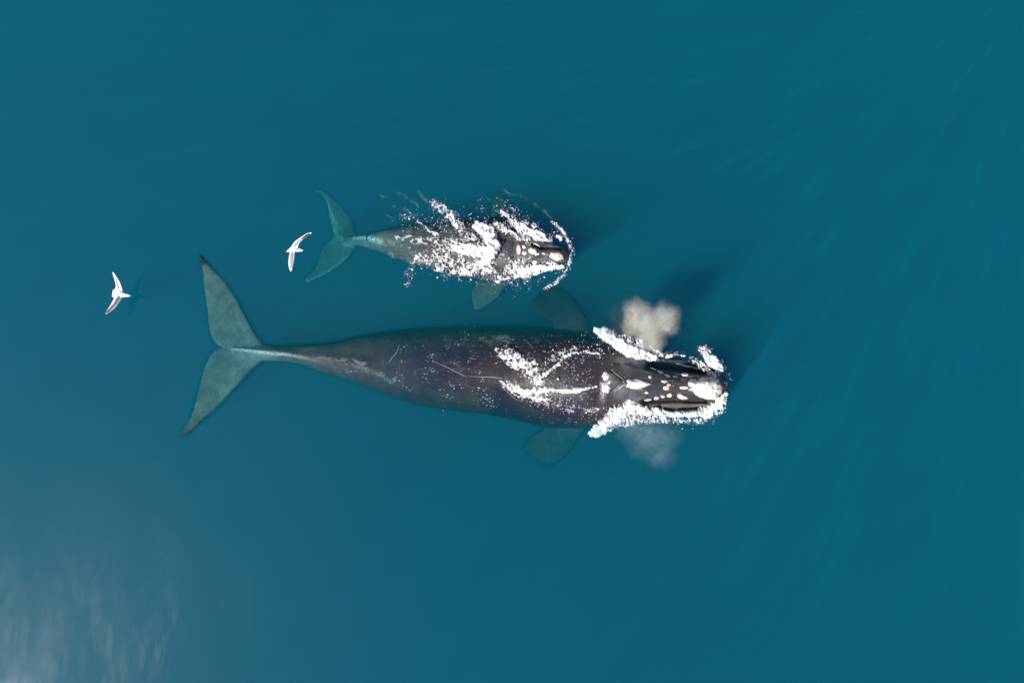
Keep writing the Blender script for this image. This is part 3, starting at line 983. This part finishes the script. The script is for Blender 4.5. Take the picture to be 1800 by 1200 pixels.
def foam(name, label, cat, strokes, drops, seed=0, mat=None, drop_mat=None, **kw):
    """One body of froth: torn sheet plus drops; strokes and drops are (polyline, strength) lists."""
    parts = []
    cover = np.zeros(0)
    if strokes:
        v, t, cover = foam_sheet(name, strokes, mat or M_FOAM, seed=seed, **kw)
        parts.append((v, t))
    V, T, o0 = [], [], 0
    for v, t in parts:
        V.append(v); T.append(t + o0); o0 += len(v)
    me_mats = [mat or M_FOAM]
    n_sheet = sum(len(t) for t in T)
    if drops:
        pts, size = [], []
        for poly, count, spread, s0, zmax in drops:
            count = int(count * (0.42 if count > 140 else 0.9)); s0 *= 0.85
            poly = np.array(poly, float)
            seg = np.hypot(np.diff(poly[:, 0]), np.diff(poly[:, 1])); cum = np.concatenate([[0], np.cumsum(seg)])
            got, tries = 0, 0
            while got < count and tries < 12:
                tries += 1
                n = count * 2
                u = RNG.random(n) * cum[-1]
                x, y, r = (np.interp(u, cum, poly[:, k]) for k in range(3))
                x = x + RNG.normal(0, 1, n) * r * spread; y = y + RNG.normal(0, 1, n) * r * spread
                pr = smooth(0.40, 0.62, fbm(x / 7, y / 7, 4, seed + 91)) * 0.94 + 0.06
                ok = RNG.random(n) < pr
                for xx, yy in zip(x[ok], y[ok]):
                    if got >= count: break
                    p = surf(xx, yy)
                    z = p.z + 0.01 + zmax * random.random() ** 2.2
                    w = P(xx, yy, z)
                    pts.append((w.x, w.y, z)); size.append(0.50 * s0 * math.exp(random.gauss(-0.15, 0.55)))
                    got += 1
        v, t = blobs(np.array(pts), np.array(size))
        V.append(v); T.append(t + o0)
    V, T = np.concatenate(V), np.concatenate(T)
    o = fast_mesh(name, V, T, mat or M_FOAM, True)
    o.data.materials.append(drop_mat or M_DROP)
    mi = np.zeros(len(o.data.polygons), np.int32)
    mi[n_sheet:] = 1
    cv = np.ones(len(o.data.vertices)); cv[:len(cover)] = cover
    set_attr(o, "cover", cv)
    o.data.polygons.foreach_set("material_index", mi)
    return tag(o, label, cat, "stuff")


# mother: wash behind the raised nape
foam("foam_wash_and_highlight", "lacy white and pinkish wash with a wet highlight stroke crossing the adult's back behind its nape", "foam",
     [([(882, 618, 9), (900, 628, 12), (925, 645, 16), (942, 664, 14), (948, 684, 10)], .44), ([(882, 616, 4), (905, 632, 5), (932, 655, 5)], .62), ([(880, 672, 3), (898, 678, 5), (920, 688, 6), (944, 690, 5)], .82), ([(890, 676, 8), (925, 690, 12), (960, 695, 9)], .45),
      ([(945, 675, 4), (957, 657, 3), (978, 643, 2.6), (991, 627, 2.6), (1008, 619, 2), (1030, 617, 1.8), (1062, 623, 1.6)], .74), ([(975, 630, 10), (1010, 612, 8)], .22),
      ([(952, 686, 4.5), (990, 687, 3.8), (1025, 684, 3), (1047, 680, 1.8)], .95), ([(950, 700, 12), (1000, 720, 10), (1050, 720, 8)], .16), ([(1028, 722, 3), (1058, 718, 3)], .5)],  # the long bright stroke is a wet highlight drawn as froth
     [([(880, 616, 8), (910, 632, 11), (940, 660, 14), (945, 690, 9)], 1300, .9, .016, .25), ([(880, 674, 6), (920, 690, 10), (955, 690, 8)], 500, .9, .015, .12),
      ([(945, 670, 7), (985, 640, 8), (1005, 620, 7), (1062, 622, 5)], 500, .9, .016, .15), ([(955, 680, 9), (1045, 682, 9)], 600, 1.0, .014, .08),
      ([(960, 690, 14), (1000, 722, 12), (1060, 722, 8)], 420, .9, .015, .06), ([(965, 620, 14), (1040, 605, 12)], 260, 1., .014, .1),
      ([(1030, 722, 3), (1060, 717, 3)], 150, 1., .015, .04), ([(980, 640, 24), (1050, 665, 22)], 170, 1., .012, .03), ([(800, 600, 24), (850, 610, 20)], 110, 1.1, .011, .02), ([(790, 660, 30), (870, 700, 20)], 90, 1.1, .011, .02)],
     seed=3, amp=.10, scale=5.5)
foam("foam", "thick white foam along the adult's upper lip under the tan blow", "foam",
     [([(1078, 598, 7), (1096, 611, 10), (1118, 621, 8), (1150, 629, 4.5)], 1.6), ([(1062, 592, 7), (1090, 600, 10), (1130, 608, 9), (1152, 618, 5)], .45), ([(1150, 625, 3.2), (1180, 624, 2.4), (1202, 625, 1.6)], .72)],
     [([(1060, 590, 7), (1095, 602, 11), (1140, 610, 9)], 900, .95, .017, .5), ([(1150, 620, 4), (1200, 622, 3)], 240, 1, .016, .15), ([(1040, 610, 8), (1070, 612, 9)], 240, 1, .016, .15)],
     seed=8, amp=.26, stretch=(.7, 1.8, 0.15))
foam("foam", "white foam burst at the upper corner of the adult's snout", "foam",
     [([(1240, 624, 5), (1254, 637, 8), (1267, 649, 5)], 1.6), ([(1214, 630, 5), (1238, 644, 7), (1262, 662, 6)], .38), ([(1228, 612, 4), (1244, 620, 5)], .55)],
     [([(1230, 610, 4), (1250, 630, 8), (1272, 655, 5)], 450, .9, .017, .4), ([(1226, 612, 3), (1245, 615, 4)], 130, 1, .018, .5), ([(1276, 655, 4), (1284, 690, 3)], 170, 1, .013, .2)],
     seed=12, amp=.24)
foam("foam", "long bright white foam band along the adult's lower lip", "foam",
     [([(1062, 744, 7), (1082, 728, 12), (1104, 715, 9.5), (1140, 722, 5.2), (1180, 727, 4.6), (1212, 727, 5), (1242, 723, 10), (1262, 713, 7.5), (1274, 692, 4)], 1.6), ([(1066, 750, 8), (1092, 735, 13), (1150, 732, 8), (1200, 735, 7), (1240, 733, 10), (1268, 714, 9)], .48)],
     [([(1055, 745, 8), (1085, 737, 12), (1150, 733, 8), (1230, 735, 7), (1270, 713, 7)], 1000, .95, .017, .35), ([(1160, 738, 7), (1250, 742, 6)], 260, 1.1, .015, .25)],
     seed=21, amp=.28, stretch=(.8, 1.5, 0.0))
foam("submerged_foam", "pale green froth pushed under water behind the adult's upper lip", "foam",
     [([(1047, 579, 4), (1060, 585, 8), (1078, 597, 9), (1088, 605, 7)], 1.7)], [([(1050, 582, 5), (1085, 600, 8)], 220, .9, .013, .02)],
     seed=25, amp=.10, depth=lambda x, y: -0.20 - 0.06 * max(0, (1085 - x) / 40))
foam("submerged_foam", "pale green froth pushed under water behind the adult's lower lip", "foam",
     [([(1040, 762, 5), (1050, 757, 9), (1064, 749, 8)], 1.7)], [([(1050, 755, 6), (1068, 745, 8)], 160, .9, .013, .02)],
     seed=26, amp=.10, depth=lambda x, y: -0.16 - 0.05 * max(0, (1066 - x) / 30))
# calf
foam("foam", "brightest white splash breaking across the calf's back", "foam",
     [([(840, 398, 7), (858, 408, 10), (867, 430, 9), (861, 451, 9), (846, 466, 7), (828, 480, 4)], 1.7), ([(800, 436, 6), (824, 438, 11), (848, 442, 10)], 1.5), ([(770, 430, 8), (810, 432, 16), (850, 430, 20), (855, 460, 14), (825, 476, 10)], .55)],
     [([(825, 392, 10), (862, 405, 12), (874, 440, 9), (835, 480, 12)], 700, .9, .016, .4)],
     seed=31, amp=.30, scale=6.0)
foam("submerged_foam", "milky bubbles spread under water along the calf's tail stock", "foam",
     [([(698, 418, 4), (716, 419, 6), (745, 422, 7), (780, 427, 9), (810, 432, 12)], .92), ([(702, 432, 2), (722, 434, 2)], .7), ([(636, 421, 4), (665, 424, 8), (690, 428, 16)], .30), ([(690, 446, 8), (720, 452, 9), (745, 455, 8)], .34), ([(700, 405, 6), (740, 402, 7), (790, 402, 8)], .26)],
     [], seed=35, mat=M_MILK, amp=.05, scale=7.5, stretch=(1.8, .8, 0.1), soft=True, depth=lambda x, y: 0.03 - 0.36 * max(0, (760 - x) / 110) ** 1.2)
foam("foam_lace", "pinkish lace of froth draped over the calf's lower flank", "foam",
     [([(736, 452, 8), (765, 458, 14), (800, 466, 15), (832, 474, 10)], .50), ([(738, 446, 3), (724, 465, 3)], .62)],
     [([(735, 455, 8), (775, 455, 15), (830, 470, 14)], 1100, .95, .016, .3), ([(725, 462, 5), (718, 480, 6), (714, 500, 4)], 110, .9, .016, .2), ([(780, 482, 5), (805, 486, 5), (822, 484, 4)], 150, 1, .017, .15),
      ([(712, 499, 2), (722, 501, 2)], 22, 1, .02, .1)],
     seed=41, amp=.12, scale=4.2)
foam("spray", "slanting arm of spray flung up from the calf's upper side", "spray",
     [([(757, 353, 3), (772, 364, 6), (793, 382, 7), (812, 404, 6)], .52), ([(735, 388, 1.6), (752, 402, 2), (772, 417, 2)], .85), ([(798, 385, 2), (808, 400, 2.4)], .8)],
     [([(757, 353, 3), (775, 368, 8), (800, 388, 8), (818, 408, 8)], 1000, .85, .016, .7), ([(708, 384, 10), (745, 390, 12), (790, 398, 14)], 460, .9, .016, .5), ([(700, 382, 10), (740, 378, 10)], 50, 1, .013, .5), ([(790, 400, 12), (830, 405, 12)], 350, 1, .015, .4)],
     seed=47, amp=.16, scale=3.4)
foam("spray", "scattered drops and froth streaks above the calf's shoulder", "spray",
     [([(846, 402, 4), (872, 396, 5), (890, 405, 5), (912, 418, 4), (932, 427, 3)], .62), ([(884, 374, 4), (898, 388, 5), (914, 404, 5), (932, 422, 3)], .58)],
     [([(842, 378, 16), (870, 372, 14), (905, 372, 10)], 360, .95, .016, .6), ([(848, 395, 7), (890, 402, 8), (930, 425, 5)], 600, .9, .016, .3), ([(884, 370, 8), (905, 392, 9), (930, 420, 6)], 600, .9, .016, .4),
      ([(899, 366, 3), (912, 372, 3)], 45, 1, .018, .4)],
     seed=53, amp=.14, scale=3.6)
foam("foam", "puffy white foam heap beside the calf's upper lip", "foam",
     [([(908, 392, 4), (924, 403, 6), (946, 414, 8), (960, 422, 4)], 1.5), ([(900, 386, 6), (930, 402, 10), (962, 420, 8)], .55), ([(979, 416, 3), (986, 419, 4)], 1.0)],
     [([(905, 386, 8), (930, 402, 11), (960, 418, 9)], 600, .9, .016, .4), ([(975, 412, 6), (990, 420, 5)], 170, 1, .016, .2)],
     seed=59, amp=.24, scale=4.5)
foam("foam", "white foam piled on the calf's lower lip", "foam",
     [([(908, 486, 5), (925, 476, 7), (950, 470, 5), (972, 470, 4), (986, 468, 4)], 1.35), ([(905, 482, 9), (930, 473, 12), (965, 468, 8), (986, 468, 5)], .58), ([(904, 480, 2.4), (905, 465, 2), (914, 458, 1.8)], .9)],
     [([(900, 488, 9), (930, 476, 11), (985, 468, 7)], 550, .95, .016, .25), ([(850, 480, 9), (885, 486, 10), (920, 488, 7)], 600, .95, .016, .2), ([(870, 456, 10), (900, 452, 12)], 260, 1, .014, .05),
      ([(840, 496, 8), (900, 500, 8), (960, 488, 8)], 130, 1.1, .015, .2)],
     seed=64, amp=.18, scale=4.5)
foam("foam_lace", "thin lace of froth on the calf's chest beside its lower flipper", "foam",
     [([(852, 476, 8), (872, 486, 9), (892, 482, 9), (902, 466, 7)], .46), ([(872, 496, 2.4), (895, 488, 2.4)], .8), ([(874, 446, 6), (900, 450, 8)], .2)],
     [([(852, 480, 9), (895, 486, 9)], 450, .9, .015, .1)],
     seed=69, amp=.09, scale=4.0)
foam("spray_arc", "thin curved arc of drops around the calf's snout", "spray",
     [([(970, 389, 2.2), (988, 404, 2.9), (1000, 424, 3), (1006, 446, 3), (1001, 468, 2.6), (988, 488, 2.6), (960, 505, 2)], .46)],
     [([(969, 388, 2.6), (988, 404, 3.6), (1001, 425, 3.6), (1006, 448, 3.4), (1001, 470, 3.2), (987, 489, 3.6), (957, 507, 2.8)], 1150, .62, .015, .25)],
     seed=74, amp=.10, scale=2.6)


foam("caustic_streaks", "thin pale film imitating wave light along the adult's submerged lower back", "foam",
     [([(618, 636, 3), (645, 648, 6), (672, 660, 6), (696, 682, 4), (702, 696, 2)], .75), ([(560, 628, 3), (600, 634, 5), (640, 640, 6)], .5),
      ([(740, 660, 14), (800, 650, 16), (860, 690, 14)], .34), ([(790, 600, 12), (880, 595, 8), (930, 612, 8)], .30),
      ([(420, 613, 2), (450, 616, 3), (500, 621, 3)], .6)], [],  # pale strips drawn for wave caustics and the tail keel highlight
     seed=88, mat=M_CAUSTIC, amp=.01, lift=.012, scale=9.0, stretch=(2.4, .7, 0.12), soft=True)
foam("ripple_wisps", "faint pale wisps imitating light on ripples above the calf's tail", "ripple highlights",
     [([(728, 332, 3), (745, 345, 4), (756, 356, 4)], .9), ([(672, 345, 3), (700, 342, 3), (725, 352, 4), (742, 372, 3)], .8), ([(690, 362, 2), (712, 368, 3), (728, 380, 3)], .8), ([(678, 380, 2), (695, 385, 2.5)], .7),
      ([(888, 336, 2.5), (912, 342, 3.5), (940, 358, 3.5), (968, 382, 2.5)], .75)], [],  # pale sheets drawn in place of light on the wake ripples
     seed=83, mat=M_WISP, amp=.04, lift=0, scale=9.0, stretch=(2.2, .9, 0.5), soft=True, depth=lambda x, y: -0.22)


# ------------------------------------------------------------------ breath of the adult whale
def mist(name, label, lobes, density, color, noise_scale, warp, seed, aniso=0.2):
    """A cloud of fine droplets: a lumpy closed hull filled with an uneven volume."""
    cs = [(P(x, y, z), r) for x, y, z, r in lobes]
    bm = bmesh.new()
    lo = Vector((min(c.x - r for c, r in cs), min(c.y - r for c, r in cs), min(c.z - r for c, r in cs)))
    hi = Vector((max(c.x + r for c, r in cs), max(c.y + r for c, r in cs), max(c.z + r for c, r in cs)))
    V, Fc = [], []
    for c, r in cs:
        b2 = bmesh.new(); bmesh.ops.create_icosphere(b2, subdivisions=3, radius=r * 1.12, matrix=Matrix.Translation(c))
        o0 = len(V); V += [v.co[:] for v in b2.verts]; Fc += [tuple(v.index + o0 for v in f.verts) for f in b2.faces]; b2.free()
    bm.free()
    V = [(x, y, max(z, 0.03)) for x, y, z in V]
    m, N, L = mat_new(name)
    N.remove(N["Principled BSDF"])
    geo = N.new("ShaderNodeNewGeometry").outputs["Position"]
    nv = node(N, "ShaderNodeTexNoise"); nv.inputs["Scale"].default_value = noise_scale * 0.9; nv.inputs["Detail"].default_value = 4
    off = node(N, "ShaderNodeVectorMath", operation='ADD'); off.inputs[1].default_value = (seed * 3.7, seed * 1.3, seed)
    L.new(geo, off.inputs[0]); L.new(off.outputs[0], nv.inputs["Vector"])
    wv = node(N, "ShaderNodeVectorMath", operation='SUBTRACT'); wv.inputs[1].default_value = (.5, .5, .5)
    L.new(nv.outputs["Color"], wv.inputs[0])
    ws = node(N, "ShaderNodeVectorMath", operation='SCALE'); ws.inputs["Scale"].default_value = warp
    L.new(wv.outputs[0], ws.inputs[0])
    pw = node(N, "ShaderNodeVectorMath", operation='ADD'); L.new(geo, pw.inputs[0]); L.new(ws.outputs[0], pw.inputs[1])
    tot = None
    for c, r in cs:
        d = node(N, "ShaderNodeVectorMath", operation='DISTANCE'); L.new(pw.outputs[0], d.inputs[0]); d.inputs[1].default_value = c
        f = ramp(N, L, d.outputs["Value"], 0.0, r, 1.0, 0.0)
        tot = f if tot is None else math_node(N, L, 'MAXIMUM', tot, f)
    det = node(N, "ShaderNodeTexNoise"); det.inputs["Scale"].default_value = noise_scale * 2.2; det.inputs["Detail"].default_value = 6; det.inputs["Roughness"].default_value = 0.6
    det.inputs["Distortion"].default_value = 1.4
    L.new(pw.outputs[0], det.inputs["Vector"])
    wis = ramp(N, L, det.outputs["Fac"], 0.36, 0.64, 0.02, 2.3)
    den = math_node(N, L, 'MULTIPLY', math_node(N, L, 'MULTIPLY', tot, wis), density)
    vs = node(N, "ShaderNodeVolumeScatter"); vs.inputs["Color"].default_value = (*color, 1); vs.inputs["Anisotropy"].default_value = aniso
    L.new(den, vs.inputs["Density"]); L.new(vs.outputs[0], N["Material Output"].inputs["Volume"])
    o = new_mesh(name, V, Fc, m)
    r = o.modifiers.new("remesh", 'REMESH'); r.mode = 'VOXEL'; r.voxel_size = 0.06
    dg = bpy.context.evaluated_depsgraph_get()
    me = bpy.data.meshes.new_from_object(o.evaluated_get(dg)); old = o.data; o.modifiers.clear(); o.data = me; bpy.data.meshes.remove(old)
    me.materials.clear(); me.materials.append(m)
    return tag(o, label, "whale blow", "stuff")


mist("blow_mist", "tan misty puff of whale breath above the adult's upper lip",
     [(1121, 552, 1.35, .50), (1138, 568, 1.4, .58), (1166, 560, 1.5, .52), (1143, 590, 1.1, .46), (1154, 606, .85, .30), (1114, 570, 1.2, .42), (1174, 570, 1.45, .38), (1132, 604, .9, .30)],
     3.3, (0.93, 0.77, 0.56), 3.2, 0.5, 3)
mist("blow_mist", "faint pale mist of whale breath drifting below the adult's lower lip",
     [(1115, 752, 1.0, .55), (1140, 772, 1.3, .75), (1160, 798, 1.4, .55), (1112, 732, .9, .5), (1172, 770, 1.3, .5)],
     0.26, (0.78, 0.95, 0.93), 2.2, 0.6, 7)
mist("blow_mist", "thin veil of whale breath over the adult's blowholes", 
     [(1100, 640, .85, .28), (1120, 632, .95, .30), (1090, 690, .85, .30), (1110, 705, .85, .30), (1075, 668, .75, .24)],
     0.75, (0.96, 0.95, 0.95), 2.6, 0.5, 11)


# ------------------------------------------------------------------ gulls
def gull(label, zb, zroot, up_wing, low_wing, body, beak_at, eyes, dark_fn, grey_fn):
    cx = np.mean([b[0] for b in body]); cy = np.mean([b[1] for b in body])
    root = empty("gull", P(cx, cy, zb))
    tag(root, label, "gull", group="gulls gliding behind the whales")
    pieces = []
    # torso, head and tail: sections along the axis (px, py, half width px, half height m)
    b = np.array(body, float)
    u = np.linspace(0, 1, len(b)); q = np.linspace(0, 1, 40)
    bx, by, bw, bh = (spline(u, b[:, k], q) for k in range(4))
    s = (H - zb) / F
    verts, faces, m = [], [], 24
    ax = Vector((bx[-1] - bx[0], -(by[-1] - by[0]))).normalized(); nrm = Vector((-ax.y, ax.x))
    for i in range(len(q)):
        c = P(bx[i], by[i], zb)
        for k in range(m):
            t = 2 * math.pi * k / m
            w = max(bw[i], .25) * s * math.cos(t)
            verts.append((c.x + nrm.x * w, c.y + nrm.y * w, zb + max(bh[i], .006) * math.sin(t)))
    for i in range(len(q) - 1):
        for k in range(m):
            a, c2 = i * m + k, i * m + (k + 1) % m
            faces.append((a, c2, c2 + m, a + m))
    faces.append(tuple(range(m))[::-1]); faces.append(tuple(range((len(q) - 1) * m, len(q) * m)))
    pieces.append((verts, faces))
    for le, tr, zs in (up_wing, low_wing):
        pieces.append(loft_wing(le, tr, zs, 0.10, n=36, m=24, tmin=0.016))
    o = fuse("body", pieces, 0.0075, M_GULL, root, 2)
    co = get_co(o); x, y = to_px(co)
    up = get_no(o)[:, 2]
    set_attr(o, "dark", dark_fn(x, y)); set_attr(o, "grey", grey_fn(x, y) * (up > -0.2))
    # beak
    (x0, y0), (x1, y1), w = beak_at
    A, B = P(x0, y0, zb), P(x1, y1, zb - .012)
    d = (B - A); n2 = Vector((-d.y, d.x, 0)).normalized() * w
    bv = [A + n2, A - n2, A + Vector((0, 0, w)), A - Vector((0, 0, w)), A.lerp(B, .6) + n2 * .7, A.lerp(B, .6) - n2 * .7, A.lerp(B, .6) + Vector((0, 0, w * .8)), A.lerp(B, .6) - Vector((0, 0, w * .7)), B]
    new_mesh("beak", bv, [(0, 2, 6, 4), (2, 1, 5, 6), (1, 3, 7, 5), (3, 0, 4, 7), (4, 6, 8), (6, 5, 8), (5, 7, 8), (7, 4, 8), (0, 3, 1, 2)], M_BEAK, root)
    for ex, ey in eyes:
        c = P(ex, ey, zb + .012)
        b2 = bmesh.new(); bmesh.ops.create_icosphere(b2, subdivisions=2, radius=.008, matrix=Matrix.Translation(c))
        new_mesh("eye", [v.co[:] for v in b2.verts], [tuple(v.index for v in f.verts) for f in b2.faces], M_EYE, root); b2.free()
    return root


uw = ([(217, 514), (215, 508), (213.5, 502), (210, 494), (204.5, 485), (201, 480), (198.4, 477.6)],
      [(201, 514), (202, 508), (203, 503), (201.6, 495), (199, 485.5), (197.6, 480.5), (197.2, 478.4)], [.36, .40, .45, .52, .60, .66, .70])
lw = ([(217, 518), (214, 524), (210, 530.5), (205, 537.5), (200, 543), (194, 547.5), (188, 551.6)],
      [(200, 518), (199.5, 525), (195, 534), (190.6, 541), (187.5, 546), (185.6, 549.5), (184.8, 551.4)], [.36, .39, .43, .47, .51, .55, .58])


def d1(x, y):
    d, r = seg_dist(x, y, [(191, 546, 1.6), (187.5, 549.5, 1.3)])
    e, r2 = seg_dist(x, y, [(198.6, 481, .7), (199.6, 485, .7)])
    return np.clip(1.1 * np.exp(-(d / r) ** 4), 0, 1) * 0.9 + 0.35 * np.exp(-(e / r2) ** 2)


def g1(x, y):
    d, r = seg_dist(x, y, [(209, 523, 4.0), (203, 533, 3.0), (196, 541, 2.6), (191, 546, 2)])
    e, r2 = seg_dist(x, y, [(208.5, 507, 3.2), (206, 498, 2.6), (202.5, 489, 1.8)])
    return np.clip(1.0 * np.exp(-(d / r) ** 4) + 0.75 * np.exp(-(e / r2) ** 2), 0, 1)


gull("white gull with grey banded wings, gliding alone left of the adult's tail", .38, .36, uw, lw,
     [(197.6, 515, 6.0, .010), (200, 515.3, 7.6, .012), (205, 516, 7.0, .028), (210, 516.8, 6.2, .05), (215, 517.6, 5.0, .055), (220, 518.4, 3.6, .05), (225, 519, 2.7, .042), (228.5, 519.5, 2.0, .034), (230.2, 519.8, .8, .012)],
     ((229.3, 519.7), (233, 520.2), .012), [(227.5, 517.8), (227.2, 521.2)], d1, g1)

uw2 = ([(511, 439), (512.5, 432.5), (517.5, 425), (524, 420), (530, 416), (537.5, 411), (543, 409), (547.6, 408.4)],
       [(523, 440), (524, 434), (526, 428.5), (530, 423.5), (534, 420), (538.5, 416.8), (543.5, 412.8), (548, 409.8)], [1.12, 1.16, 1.22, 1.28, 1.33, 1.37, 1.40, 1.42])
lw2 = ([(509, 437), (509, 442), (507.4, 452), (506.8, 463), (508, 471), (509.6, 475), (511, 477)],
       [(520, 437), (519, 442), (518, 452), (516.2, 463), (514.4, 471), (513.8, 475), (512.4, 477)], [1.12, 1.16, 1.24, 1.30, 1.33, 1.34, 1.35])


def d2(x, y):
    d, r = seg_dist(x, y, [(532, 418.5, 1.8), (538, 414.4, 2.2), (543.5, 411.4, 1.6)])
    return np.clip(1.25 * np.exp(-(d / r) ** 4), 0, 1)


def g2(x, y):
    d, r = seg_dist(x, y, [(519, 431, 3.0), (524, 425, 2.6), (530, 420, 2.0)])
    e, r2 = seg_dist(x, y, [(513.5, 446, 2.6), (512.8, 458, 2.6), (512, 470, 1.8)])
    return np.clip(.8 * np.exp(-(d / r) ** 4) + .55 * np.exp(-(e / r2) ** 4), 0, 1)


gull("white gull with one black-tipped raised wing, gliding beside the calf's flukes", 1.12, 1.12, uw2, lw2,
     [(533, 440.2, .8, .008), (529, 439.8, 2.6, .012), (525, 438.8, 3.6, .02), (521, 438, 5.4, .05), (516, 438, 6.2, .06), (511, 439.2, 4.6, .055), (508, 440.4, 2.7, .045), (505.5, 441.4, 1.7, .034), (504.2, 441.8, .7, .012)],
     ((504.8, 441.6), (501.6, 442.6), .012), [(506.2, 439.8), (506.6, 442.9)], d2, g2)
